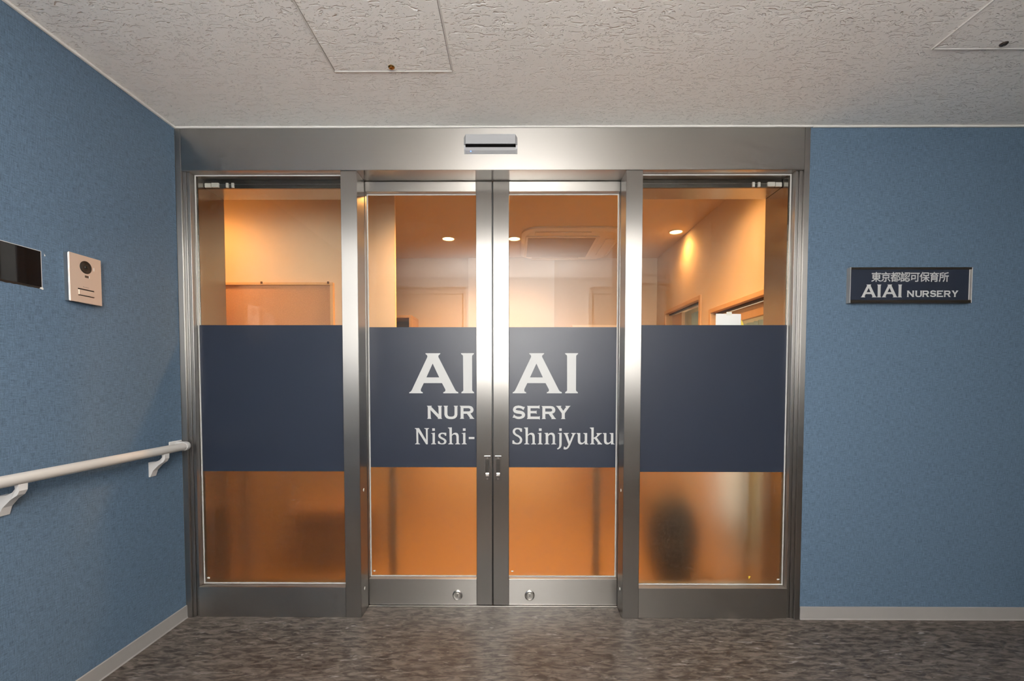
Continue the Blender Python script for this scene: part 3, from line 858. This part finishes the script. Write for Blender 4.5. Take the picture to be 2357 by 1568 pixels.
vs, fs = text_mesh('Panasonic', 0.0062)
obj('maker_name', MB().add([(0.0224, -0.5205 + p[0], 1.5300 + p[1]) for p in vs], fs), STEEL_DARK, ic)

# black glass reader panel set into the wallpaper
bp_ = thing('wall_panel', 'black glass panel set in the wallpaper left of intercom', 'panel', (0.0, -0.725, 1.50))
obj('glass_face', MB().box(0.0, 0.0012, -0.795, -0.6495, 1.5045, 1.6262), BLACK_GLOSS, bp_)
cut = MB()
edge = []
random.seed(3)
nseg = 22
for i in range(nseg + 1):
    y = -0.797 + (0.797 - 0.645) * i / nseg
    edge.append((y, 1.4985 - 0.0014 + random.uniform(-0.0011, 0.0011)))
poly = [(-0.6495, 1.5043), (-0.797, 1.5043)] + edge
cut.prism(poly, 'x', 0.0001, 0.0006)
obj('paper_edge', cut, BLACK, bp_, 'ragged dark gap below the panel')
edge2 = MB().box(0.0001, 0.0009, -0.6493, -0.6475, 1.503, 1.6268)
edge2.box(0.0001, 0.0009, -0.795, -0.6476, 1.6264, 1.6278)
edge2.prism([(-0.653, 1.5030), (-0.6455, 1.5045), (-0.6435, 1.498), (-0.6455, 1.4955), (-0.657, 1.4985)], 'x', 0.0001, 0.0009)
obj('torn_edge', edge2, WHITE_TRIM, bp_, 'white torn wallpaper edge')
sc_ = MB().prism([(-0.6375, 1.6220), (-0.6350, 1.6195), (-0.6330, 1.6155), (-0.6345, 1.6135), (-0.6370, 1.6150), (-0.6360, 1.6175)], 'x', 0.0, 0.0006)
tag(obj('paint_chip', sc_, WHITE_TRIM), 'tiny white chip in blue wallpaper beside black panel', 'chip')

# ------------------------------------------------------------------ sign on the right wall
sg = thing('wall_sign', 'navy sign with white lettering in a bronze frame on blue wall', 'sign', (3.53, 0.0, 1.556))
SX0, SX1, SZ0, SZ1, SY = 3.2405, 3.8215, 1.556, 1.7252, -0.022
fr = MB()
fr.box(SX0 + 0.003, SX1 - 0.003, SY - 0.004, -0.0, SZ1 - 0.010, SZ1, 0.001)
fr.box(SX0 + 0.003, SX1 - 0.003, SY - 0.004, -0.0, SZ0, SZ0 + 0.014, 0.001)
obj('frame', fr, BRONZE, sg)
obj('sign_face', MB().box(SX0 + 0.003, SX1 - 0.003, SY, -0.0005, SZ0 + 0.0142, SZ1 - 0.0102), NAVY, sg)
for x0, x1 in ((SX0, SX0 + 0.0028), (SX1 - 0.0028, SX1)):
    obj('end_cap', MB().box(x0, x1, SY - 0.0045, 0.0, SZ0, SZ1, 0.0008), SIGN_CAP, sg)
obj('inner_edge', MB().box(SX1 - 0.0145, SX1 - 0.003, SY - 0.0035, SY - 0.0002, SZ0 + 0.0142, SZ1 - 0.0102, 0.001), SIGN_CAP, sg)
face = [o for o in sg.children if o.name.startswith('sign_face')][0]
s1 = 0.0608 / 208.65
for g, x in (('A', 3.2955), ('I', 3.3719), ('A', 3.3953), ('I', 3.4712)):
    obj('letter', MB().glyph(GLYPHS[g], x, 1.5831, s1, SY - 0.0006, 0.0005), VINYL_WHITE, face)
s2 = 0.0305 / 68.24
for g, x in zip('NURSERY', (3.5142, 3.5536, 3.5873, 3.6250, 3.6562, 3.6902, 3.7263)):
    obj('letter', MB().glyph(GLYPHS[g], x, 1.5845, s2, SY - 0.0006, 0.0005), VINYL_WHITE, face)
for i, ch in enumerate('東京都認可保育所'):
    vs, fs = text_mesh(ch, 0.0490, 0.0007)
    vx = 3.3415 + i * 0.04605
    fs2 = [f[::1] for f in fs]
    obj('letter', MB().add([(vx + p[0], SY - 0.0006, 1.6612 + p[1]) for p in vs], fs2), VINYL_WHITE, face)

# ------------------------------------------------------------------ ceiling access panels
for x0, y1, labx, lab, mk in ((0.9235, -0.394, 1.1574, 'square ceiling access panel with brass lock above the left sliding door', BRASS),
                              (3.1630, -0.506, 3.3990, 'square ceiling access panel with dark lock above the wall sign', STEEL_DARK)):
    y0 = y1 - 0.4695
    ap = thing('access_panel', lab, 'access panel', (x0 + 0.235, (y0 + y1) / 2, H), group='ceiling access panels')
    S = 0.4695
    rim, jt = MB(), MB()
    for m, o, wd, zb in ((rim, 0.0, 0.0045, H - 0.005), (jt, 0.0046, 0.0022, H - 0.0006)):
        for a, b_, c, d_ in ((x0 + o, x0 + o + wd, y0 + o, y1 - o), (x0 + S - o - wd, x0 + S - o, y0 + o, y1 - o),
                             (x0 + o + wd, x0 + S - o - wd, y0 + o, y0 + o + wd), (x0 + o + wd, x0 + S - o - wd, y1 - o - wd, y1 - o)):
            m.box(a, b_, c, d_, zb, H)
    obj('rim', rim, ALU, ap)
    obj('gap_shade', jt, GAP_SHADE, ap)  # dark grey strip painted as the shade in the gap round the board
    obj('panel_board', MB().box(x0 + 0.0070, x0 + S - 0.0070, y0 + 0.0070, y1 - 0.0070, H - 0.0022, H - 0.0001), CEIL, ap)
    ly = y1 - 0.027
    lk = obj('lock', MB().lathe([(0.0125, 0.0), (0.0125, -0.002), (0.009, -0.0055), (0.005, -0.006), (0.0045, -0.004), (0.0, -0.004)], (labx, ly, H - 0.0022), 'z', 24), mk, ap)
    obj('lock_slot', MB().box(labx - 0.001, labx + 0.001, ly - 0.004, ly + 0.004, H - 0.0068, H - 0.0061), BLACK, lk)

# small yellow remnant of a sticker low on the right side pane
st = MB().prism([(2.8165, 0.1975), (2.8275, 0.1985), (2.8268, 0.1925), (2.8222, 0.1890), (2.8218, 0.1845), (2.8178, 0.1835), (2.8172, 0.1890)], 'y', 0.0404, 0.0409)
tag(obj('sticker', st, YELLOW), 'tiny torn yellow sticker low on the right fixed pane', 'sticker')

# ------------------------------------------------------------------ nursery lobby behind the glass
struct('floor', MB().box(-1.7, 3.4, 0.1755, 2.5, -0.1, -0.0005), OAK_FLOOR, 'warm wooden floor inside behind the glass doors', 'floor')
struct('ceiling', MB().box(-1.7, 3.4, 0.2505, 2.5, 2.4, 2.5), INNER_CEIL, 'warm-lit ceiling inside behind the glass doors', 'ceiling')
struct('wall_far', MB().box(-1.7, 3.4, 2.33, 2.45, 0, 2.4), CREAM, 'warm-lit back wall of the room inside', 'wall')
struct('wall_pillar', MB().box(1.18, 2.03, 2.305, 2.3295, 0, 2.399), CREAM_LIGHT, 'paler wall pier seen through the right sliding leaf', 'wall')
struct('wall_lobby', MB().box(-1.58, 0.8603, 0.75, 0.775, 0, 2.399), CREAM, 'bright warm wall holding the framed board inside', 'wall')
struct('wall_lobby_left', MB().box(-1.7, -1.585, 0.2505, 2.3295, 0, 2.399), CREAM, 'inner side wall hidden at the far left', 'wall')
struct('wall_entrance_left', MB().box(-1.584, -0.0005, 0.13, 0.25, 0, 2.399), CREAM, 'inner face of the wall left of the entrance', 'wall')
# right inner wall, with two doorways
for y0, y1, z0, z1, lab in ((0.2505, 0.3095, 0, 2.399, 'narrow strip of inner side wall nearest the glass'),
                            (1.0905, 1.2395, 0, 2.399, 'inner side wall pier between the two doorways'),
                            (2.0705, 2.3295, 0, 2.399, 'inner side wall beyond the farther doorway'),
                            (0.31, 1.09, 1.7005, 2.399, 'warm-lit inner side wall above the nearer doorway'),
                            (1.24, 2.07, 1.8355, 2.399, 'warm-lit inner side wall above the farther doorway')):
    struct('wall_side', MB().box(3.05, 3.17, y0, y1, z0, z1), CREAM, lab, 'wall')
struct('wall_side', MB().box(3.36, 3.40, 0.2505, 2.3295, 0, 2.399), CREAM, 'pale side room wall behind the curtains', 'wall')


def doorway(name, y0, y1, zt, lab, leaf):
    t = thing(name, lab, 'door', (3.10, (y0 + y1) / 2, 0))
    fw = 0.032
    obj('jamb', MB().box(3.038, 3.172, y0, y0 + fw, 0, zt, 0.002), OAK, t)
    obj('jamb', MB().box(3.038, 3.172, y1 - fw, y1, 0, zt, 0.002), OAK, t)
    obj('lintel', MB().box(3.037, 3.172, y0 + fw, y1 - fw, zt - fw, zt, 0.002), OAK, t)
    obj('track', MB().box(3.075, 3.10, y0 + fw, y1 - fw, zt - fw - 0.012, zt - fw - 0.0003), BLACK, t)
    obj('door_leaf', MB().box(3.105, 3.135, leaf[0], leaf[1], 0.01, zt - fw - 0.014, 0.002), OAK, t)
    return t


doorway('sliding_doorway', 1.24, 2.07, 1.835, 'wood-framed doorway inside farther from the glass with curtain', (1.80, 2.037))
dn = doorway('sliding_doorway', 0.31, 1.09, 1.70, 'wood-framed doorway inside nearest the right side pane', (0.985, 1.057))
# upper half of the nearer door: framed glazing
obj('transom', MB().box(3.105, 3.135, 0.343, 0.984, 1.575, 1.653, 0.002), OAK, dn)
for y0, y1, zt, lab in ((1.273, 1.798, 1.775, 'pale green curtain in the doorway farther from the glass'),
                        (0.343, 0.983, 1.57, 'pale green curtain in the doorway nearest the right pane')):
    mb = MB()
    n = 60
    front, back = [], []
    for i in range(n + 1):
        y = y0 + (y1 - y0) * i / n
        dx = 0.016 * math.sin(i * 0.95) + 0.006 * math.sin(i * 2.3 + 1)
        front.append((3.20 + dx, y))
        back.append((3.203 + dx, y))
    mb.prism(front + back[::-1], 'z', 0.03, zt, smooth=True)
    tag(obj('curtain', mb, CURTAIN), lab, 'curtain', 'curtains in the inner doorways')

# framed board on the lobby wall
nb = thing('notice_board', 'oak-framed orange board on the wall seen through the left pane', 'board', (0.05, 0.75, 1.10))
BX0, BX1, BZ0, BZ1 = -0.42, 0.4655, 1.10, 1.817
for a, b_, c, d_, nme in ((BX0, BX1, BZ1 - 0.017, BZ1, 'frame_bar'), (BX0, BX1, BZ0, BZ0 + 0.017, 'frame_bar'),
                          (BX0, BX0 + 0.02, BZ0 + 0.017, BZ1 - 0.017, 'frame_bar'), (BX1 - 0.02, BX1, BZ0 + 0.017, BZ1 - 0.017, 'frame_bar')):
    obj(nme, MB().box(a, b_, 0.722, 0.7495, c, d_, 0.0015), OAK, nb)
obj('board', MB().box(BX0 + 0.02, BX1 - 0.02, 0.735, 0.749, BZ0 + 0.017, BZ1 - 0.017), CORK, nb)
for x in (0.0, 0.43):
    obj('hook', MB().box(x, x + 0.012, 0.716, 0.7219, BZ1 - 0.010, BZ1 + 0.004, 0.001), DARK_WOOD, nb)

# air conditioner cassette
ac = thing('air_conditioner', 'square ceiling cassette air conditioner above the right sliding leaf', 'air conditioner', (2.11, 1.85, 2.37))
x0, x1, y0, y1 = 1.695, 2.52, 1.40, 2.30


def rrect(x0, x1, y0, y1, r, n=8):
    p = []
    for cx_, cy_, a0 in ((x1 - r, y1 - r, 0), (x0 + r, y1 - r, 90), (x0 + r, y0 + r, 180), (x1 - r, y0 + r, 270)):
        for k in range(n + 1):
            a = math.radians(a0 + 90 * k / n)
            p.append((cx_ + r * math.cos(a), cy_ + r * math.sin(a)))
    return p


outer = rrect(x0, x1, y0, y1, 0.16)
mid_ = rrect(x0 + 0.03, x1 - 0.03, y0 + 0.03, y1 - 0.03, 0.14)
mb = MB()
n = len(outer)
v = [(p[0], p[1], 2.3995) for p in outer] + [(p[0], p[1], 2.385) for p in outer] + [(p[0], p[1], 2.370) for p in mid_]
f = [tuple(range(n))]
for a in (0, n):
    f += [(a + i, a + (i + 1) % n, a + n + (i + 1) % n, a + n + i) for i in range(n)]
f.append(tuple(range(3 * n - 1, 2 * n - 1, -1)))
mb.add(v, f)
obj('panel', mb, AC_WHITE, ac)
gr = obj('intake_frame', MB().box(1.732, 2.335, 1.545, 2.165, 2.361, 2.3699, 0.003), AC_WHITE, ac)
obj('intake_grille', MB().box(1.748, 2.305, 1.575, 2.135, 2.3575, 2.3609), AC_GRILLE, gr)
for a, b_, c, d_ in ((1.80, 2.25, 1.440, 1.505), (1.80, 2.25, 2.200, 2.262), (2.395, 2.475, 1.62, 2.09)):
    obj('louver', MB().box(a, b_, c, d_, 2.362, 2.3699, 0.0035), AC_WHITE, ac)

# recessed warm downlights
dl = thing('downlight', 'round warm recessed downlight', 'downlight', (1.0704, 1.7035, 2.4), group='warm recessed downlights inside')
obj('trim_ring', MB().lathe([(0.060, 0.0), (0.060, -0.004), (0.049, -0.006), (0.047, -0.001), (0.047, 0.0)], (1.0704, 1.7035, 2.3995), 'z', 32), AC_WHITE, dl)
obj('lamp_disc', MB().lathe([(0.0465, -0.0005), (0.0465, -0.002), (0.0, -0.0025)], (1.0704, 1.7035, 2.3995), 'z', 32), LAMP, dl)
ld = bpy.data.lights.new('downlight_beam', 'SPOT')
ld.energy = 44.0
ld.color = (1.0, 0.47, 0.13)
ld.spot_size = math.radians(150)
ld.spot_blend = 1.0
ld.shadow_soft_size = 0.045
ld_hidden = ld.copy()
ld_hidden.energy = 185.0
lo = bpy.data.objects.new('downlight_beam', ld)
col.objects.link(lo)
lo.parent = dl
lo.location = (0, 0, -0.012)
dl['label'] = 'warm recessed downlight seen through the left sliding leaf'
for x, y, lab in ((1.633, 1.7053, 'bright warm downlight next to the air conditioner'),
                  (2.9504, 1.5291, 'warm downlight close to the inner side wall on the right'),
                  (-0.28, 0.42, 'added warm downlight over the framed board, hidden above the left pane'),  # from here on, four unseen downlights added to light the lobby
                  (2.70, 0.45, 'added warm downlight hidden above the right fixed pane'),
                  (2.05, 0.60, 'added warm downlight hidden above the right sliding leaf'),
                  (1.30, 0.60, 'added warm downlight hidden above the left sliding leaf')):
    c = copy_tree(dl, (x - 1.0704, y - 1.7035, 0))
    c['label'] = lab
    if 'hidden' in lab and 'board' not in lab and 'pane' not in lab:
        beam = [k for k in c.children if k.type == 'LIGHT'][0]
        beam.data = ld_hidden
    if 'side wall' in lab:
        beam = [k for k in c.children if k.type == 'LIGHT'][0]
        beam.data = ld.copy()
        beam.data.energy = 20.0

# daylight of the side room behind the curtains
sl_ = bpy.data.lights.new('side_room_daylight', 'AREA')
sl_.shape = 'RECTANGLE'
sl_.size, sl_.size_y = 1.9, 1.7
sl_.energy = 16.0
sl_.color = (0.93, 1.0, 0.92)
so_ = bpy.data.objects.new('side_room_daylight', sl_)
col.objects.link(so_)
so_.location = (3.345, 1.20, 0.95)
so_.rotation_euler = (Vector((-1, 0, 0))).to_track_quat('-Z', 'Y').to_euler()

# furniture against the far wall
cab = thing('wooden_cabinet', 'oak cabinet by the far wall seen through the left sliding leaf', 'cabinet', (0.45, 2.17, 0))
for a, b_ in ((0.22, 0.245), (0.655, 0.68)):
    obj('side_panel', MB().box(a, b_, 2.02, 2.325, 0.001, 1.77, 0.002), OAK, cab)
obj('top_board', MB().box(0.22, 0.68, 2.02, 2.325, 1.7703, 1.795, 0.002), OAK, cab)
for z in (0.05, 0.45, 0.85, 1.25, 1.60):
    obj('shelf', MB().box(0.2455, 0.6545, 2.025, 2.315, z, z + 0.02), OAK, cab)
obj('back_panel', MB().box(0.2455, 0.6545, 2.316, 2.325, 0.001, 1.77), DARK_WOOD, cab)
cab = thing('tall_shelf', 'pale wooden shelf top seen through the right sliding leaf', 'shelf', (2.42, 2.17, 0))
for a, b_ in ((2.18, 2.205), (2.655, 2.68)):
    obj('side_panel', MB().box(a, b_, 2.02, 2.325, 0.001, 1.675, 0.002), OAK, cab)
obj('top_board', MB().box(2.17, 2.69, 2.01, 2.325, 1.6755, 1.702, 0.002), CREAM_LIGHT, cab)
for z in (0.05, 0.45, 0.85, 1.25):
    obj('shelf', MB().box(2.2055, 2.6545, 2.025, 2.315, z, z + 0.02), OAK, cab)
obj('back_panel', MB().box(2.2055, 2.6545, 2.316, 2.325, 0.001, 1.675), OAK, cab)

# guard rails protecting the door pockets
for x, xe, lab in ((0.962, 0.075, 'steel guard rail post behind the frosted left sliding leaf'),
                   (2.089, 2.975, 'steel guard rail post behind the frosted right sliding leaf')):
    g = thing('guard_rail', lab, 'guard rail', (x, 0.275, 0), group='guard rails behind the sliding leaves')
    obj('post', MB().tube([(x, 0.275, 0.004), (x, 0.275, 0.93)], 0.018, 18), STEEL_DARK, g)
    s = 1 if xe > x else -1
    pth = [(x, 0.275, 0.93)] + [(x + s * 0.05 * (1 - math.cos(k / 5 * math.pi / 2)), 0.275, 0.93 + 0.05 * math.sin(k / 5 * math.pi / 2)) for k in range(1, 6)]
    pth += [(xe - s * 0.04, 0.275, 0.98)]
    obj('top_rail', MB().tube(pth, 0.018, 18), STEEL_DARK, g)
    obj('end_post', MB().tube([(xe - s * 0.06, 0.275, 0.004), (xe - s * 0.06, 0.275, 0.962)], 0.016, 18), STEEL_DARK, g)
    obj('foot_flange', MB().lathe([(0.042, 0.0), (0.042, 0.004), (0.036, 0.012), (0.020, 0.030), (0.0185, 0.03)], (x, 0.275, 0.0), 'z', 28), STEEL_PLAIN, g)

# backpack standing on the floor behind the right pane
bk = thing('backpack', 'dark rounded backpack on the floor behind right frosted pane', 'bag', (2.56, 0.42, 0))


def blob(cx_, cy_, z0, rx, ry, h, p=2.4, seg=28, rows=14):
    mb = MB()
    v, f = [], []
    for r_ in range(rows + 1):
        t = -1 + 2 * r_ / rows
        k = max(0.0, 1 - abs(t) ** p) ** (1 / p)
        for s_ in range(seg):
            a = 2 * math.pi * s_ / seg
            ca, sa = math.cos(a), math.sin(a)
            q = (abs(ca) ** 2.6 + abs(sa) ** 2.6) ** (-1 / 2.6)
            v.append((cx_ + rx * k * q * ca, cy_ + ry * k * q * sa, z0 + h * (t + 1) / 2))
    for r_ in range(rows):
        for s_ in range(seg):
            s2_ = (s_ + 1) % seg
            f.append((r_ * seg + s_, r_ * seg + s2_, (r_ + 1) * seg + s2_, (r_ + 1) * seg + s_))
    mb.add(v, f, True)
    return mb


obj('bag_body', blob(2.56, 0.42, 0.002, 0.155, 0.095, 0.52), NYLON, bk)
obj('front_pocket', blob(2.56, 0.340, 0.05, 0.115, 0.04, 0.24), NYLON, bk)
obj('carry_loop', MB().tube([(2.52, 0.43, 0.50), (2.525, 0.43, 0.545), (2.56, 0.43, 0.56), (2.595, 0.43, 0.545), (2.60, 0.43, 0.50)], 0.009, 10), NYLON, bk)
for x in (2.47, 2.65):
    obj('strap', MB().tube([(x, 0.50, 0.47), (x - 0.01, 0.545, 0.38), (x, 0.54, 0.22), (x, 0.50, 0.08)], 0.016, 10), NYLON, bk)

# low dark bench behind the left pane
bn = thing('bench', 'low dark wooden bench behind the left frosted pane', 'bench', (0.52, 0.62, 0))
for i in range(3):
    obj('slat', MB().box(0.26, 0.74, 0.50 + i * 0.078, 0.57 + i * 0.078, 0.36, 0.40, 0.004), BENCH_WOOD, bn)
for x in (0.29, 0.66):
    for y in (0.52, 0.68):
        obj('leg', MB().box(x, x + 0.04, y, y + 0.04, 0.0, 0.3598, 0.003), BENCH_WOOD, bn)
obj('apron', MB().box(0.3305, 0.6595, 0.53, 0.55, 0.29, 0.3597), BENCH_WOOD, bn)

# notice taped to the inside of the right pane
pn = thing('paper_notice', 'white paper notice taped behind the right fixed pane', 'paper', (2.70, 0.051, 1.30))
v = [(2.634, 0.0506, 1.30), (2.760, 0.0506, 1.30), (2.7605, 0.0512, 1.5145), (2.6360, 0.0512, 1.5165)]
obj('sheet', MB().add(v + [(p[0], p[1] + 0.0006, p[2]) for p in v], [(0, 1, 2, 3), (7, 6, 5, 4), (0, 4, 5, 1), (1, 5, 6, 2), (2, 6, 7, 3), (3, 7, 4, 0)]), PAPER, pn)
obj('tape', MB().box(2.688, 2.714, 0.0494, 0.0502, 1.508, 1.524), CLEAR_RUBBER, pn)
tag(obj('sticky_tab', MB().prism([(2.7615, 1.488), (2.770, 1.470), (2.774, 1.4595), (2.7615, 1.4595)], 'y', 0.0495, 0.0502), YELLOW), 'small yellow tab beside the white paper notice', 'sticker')
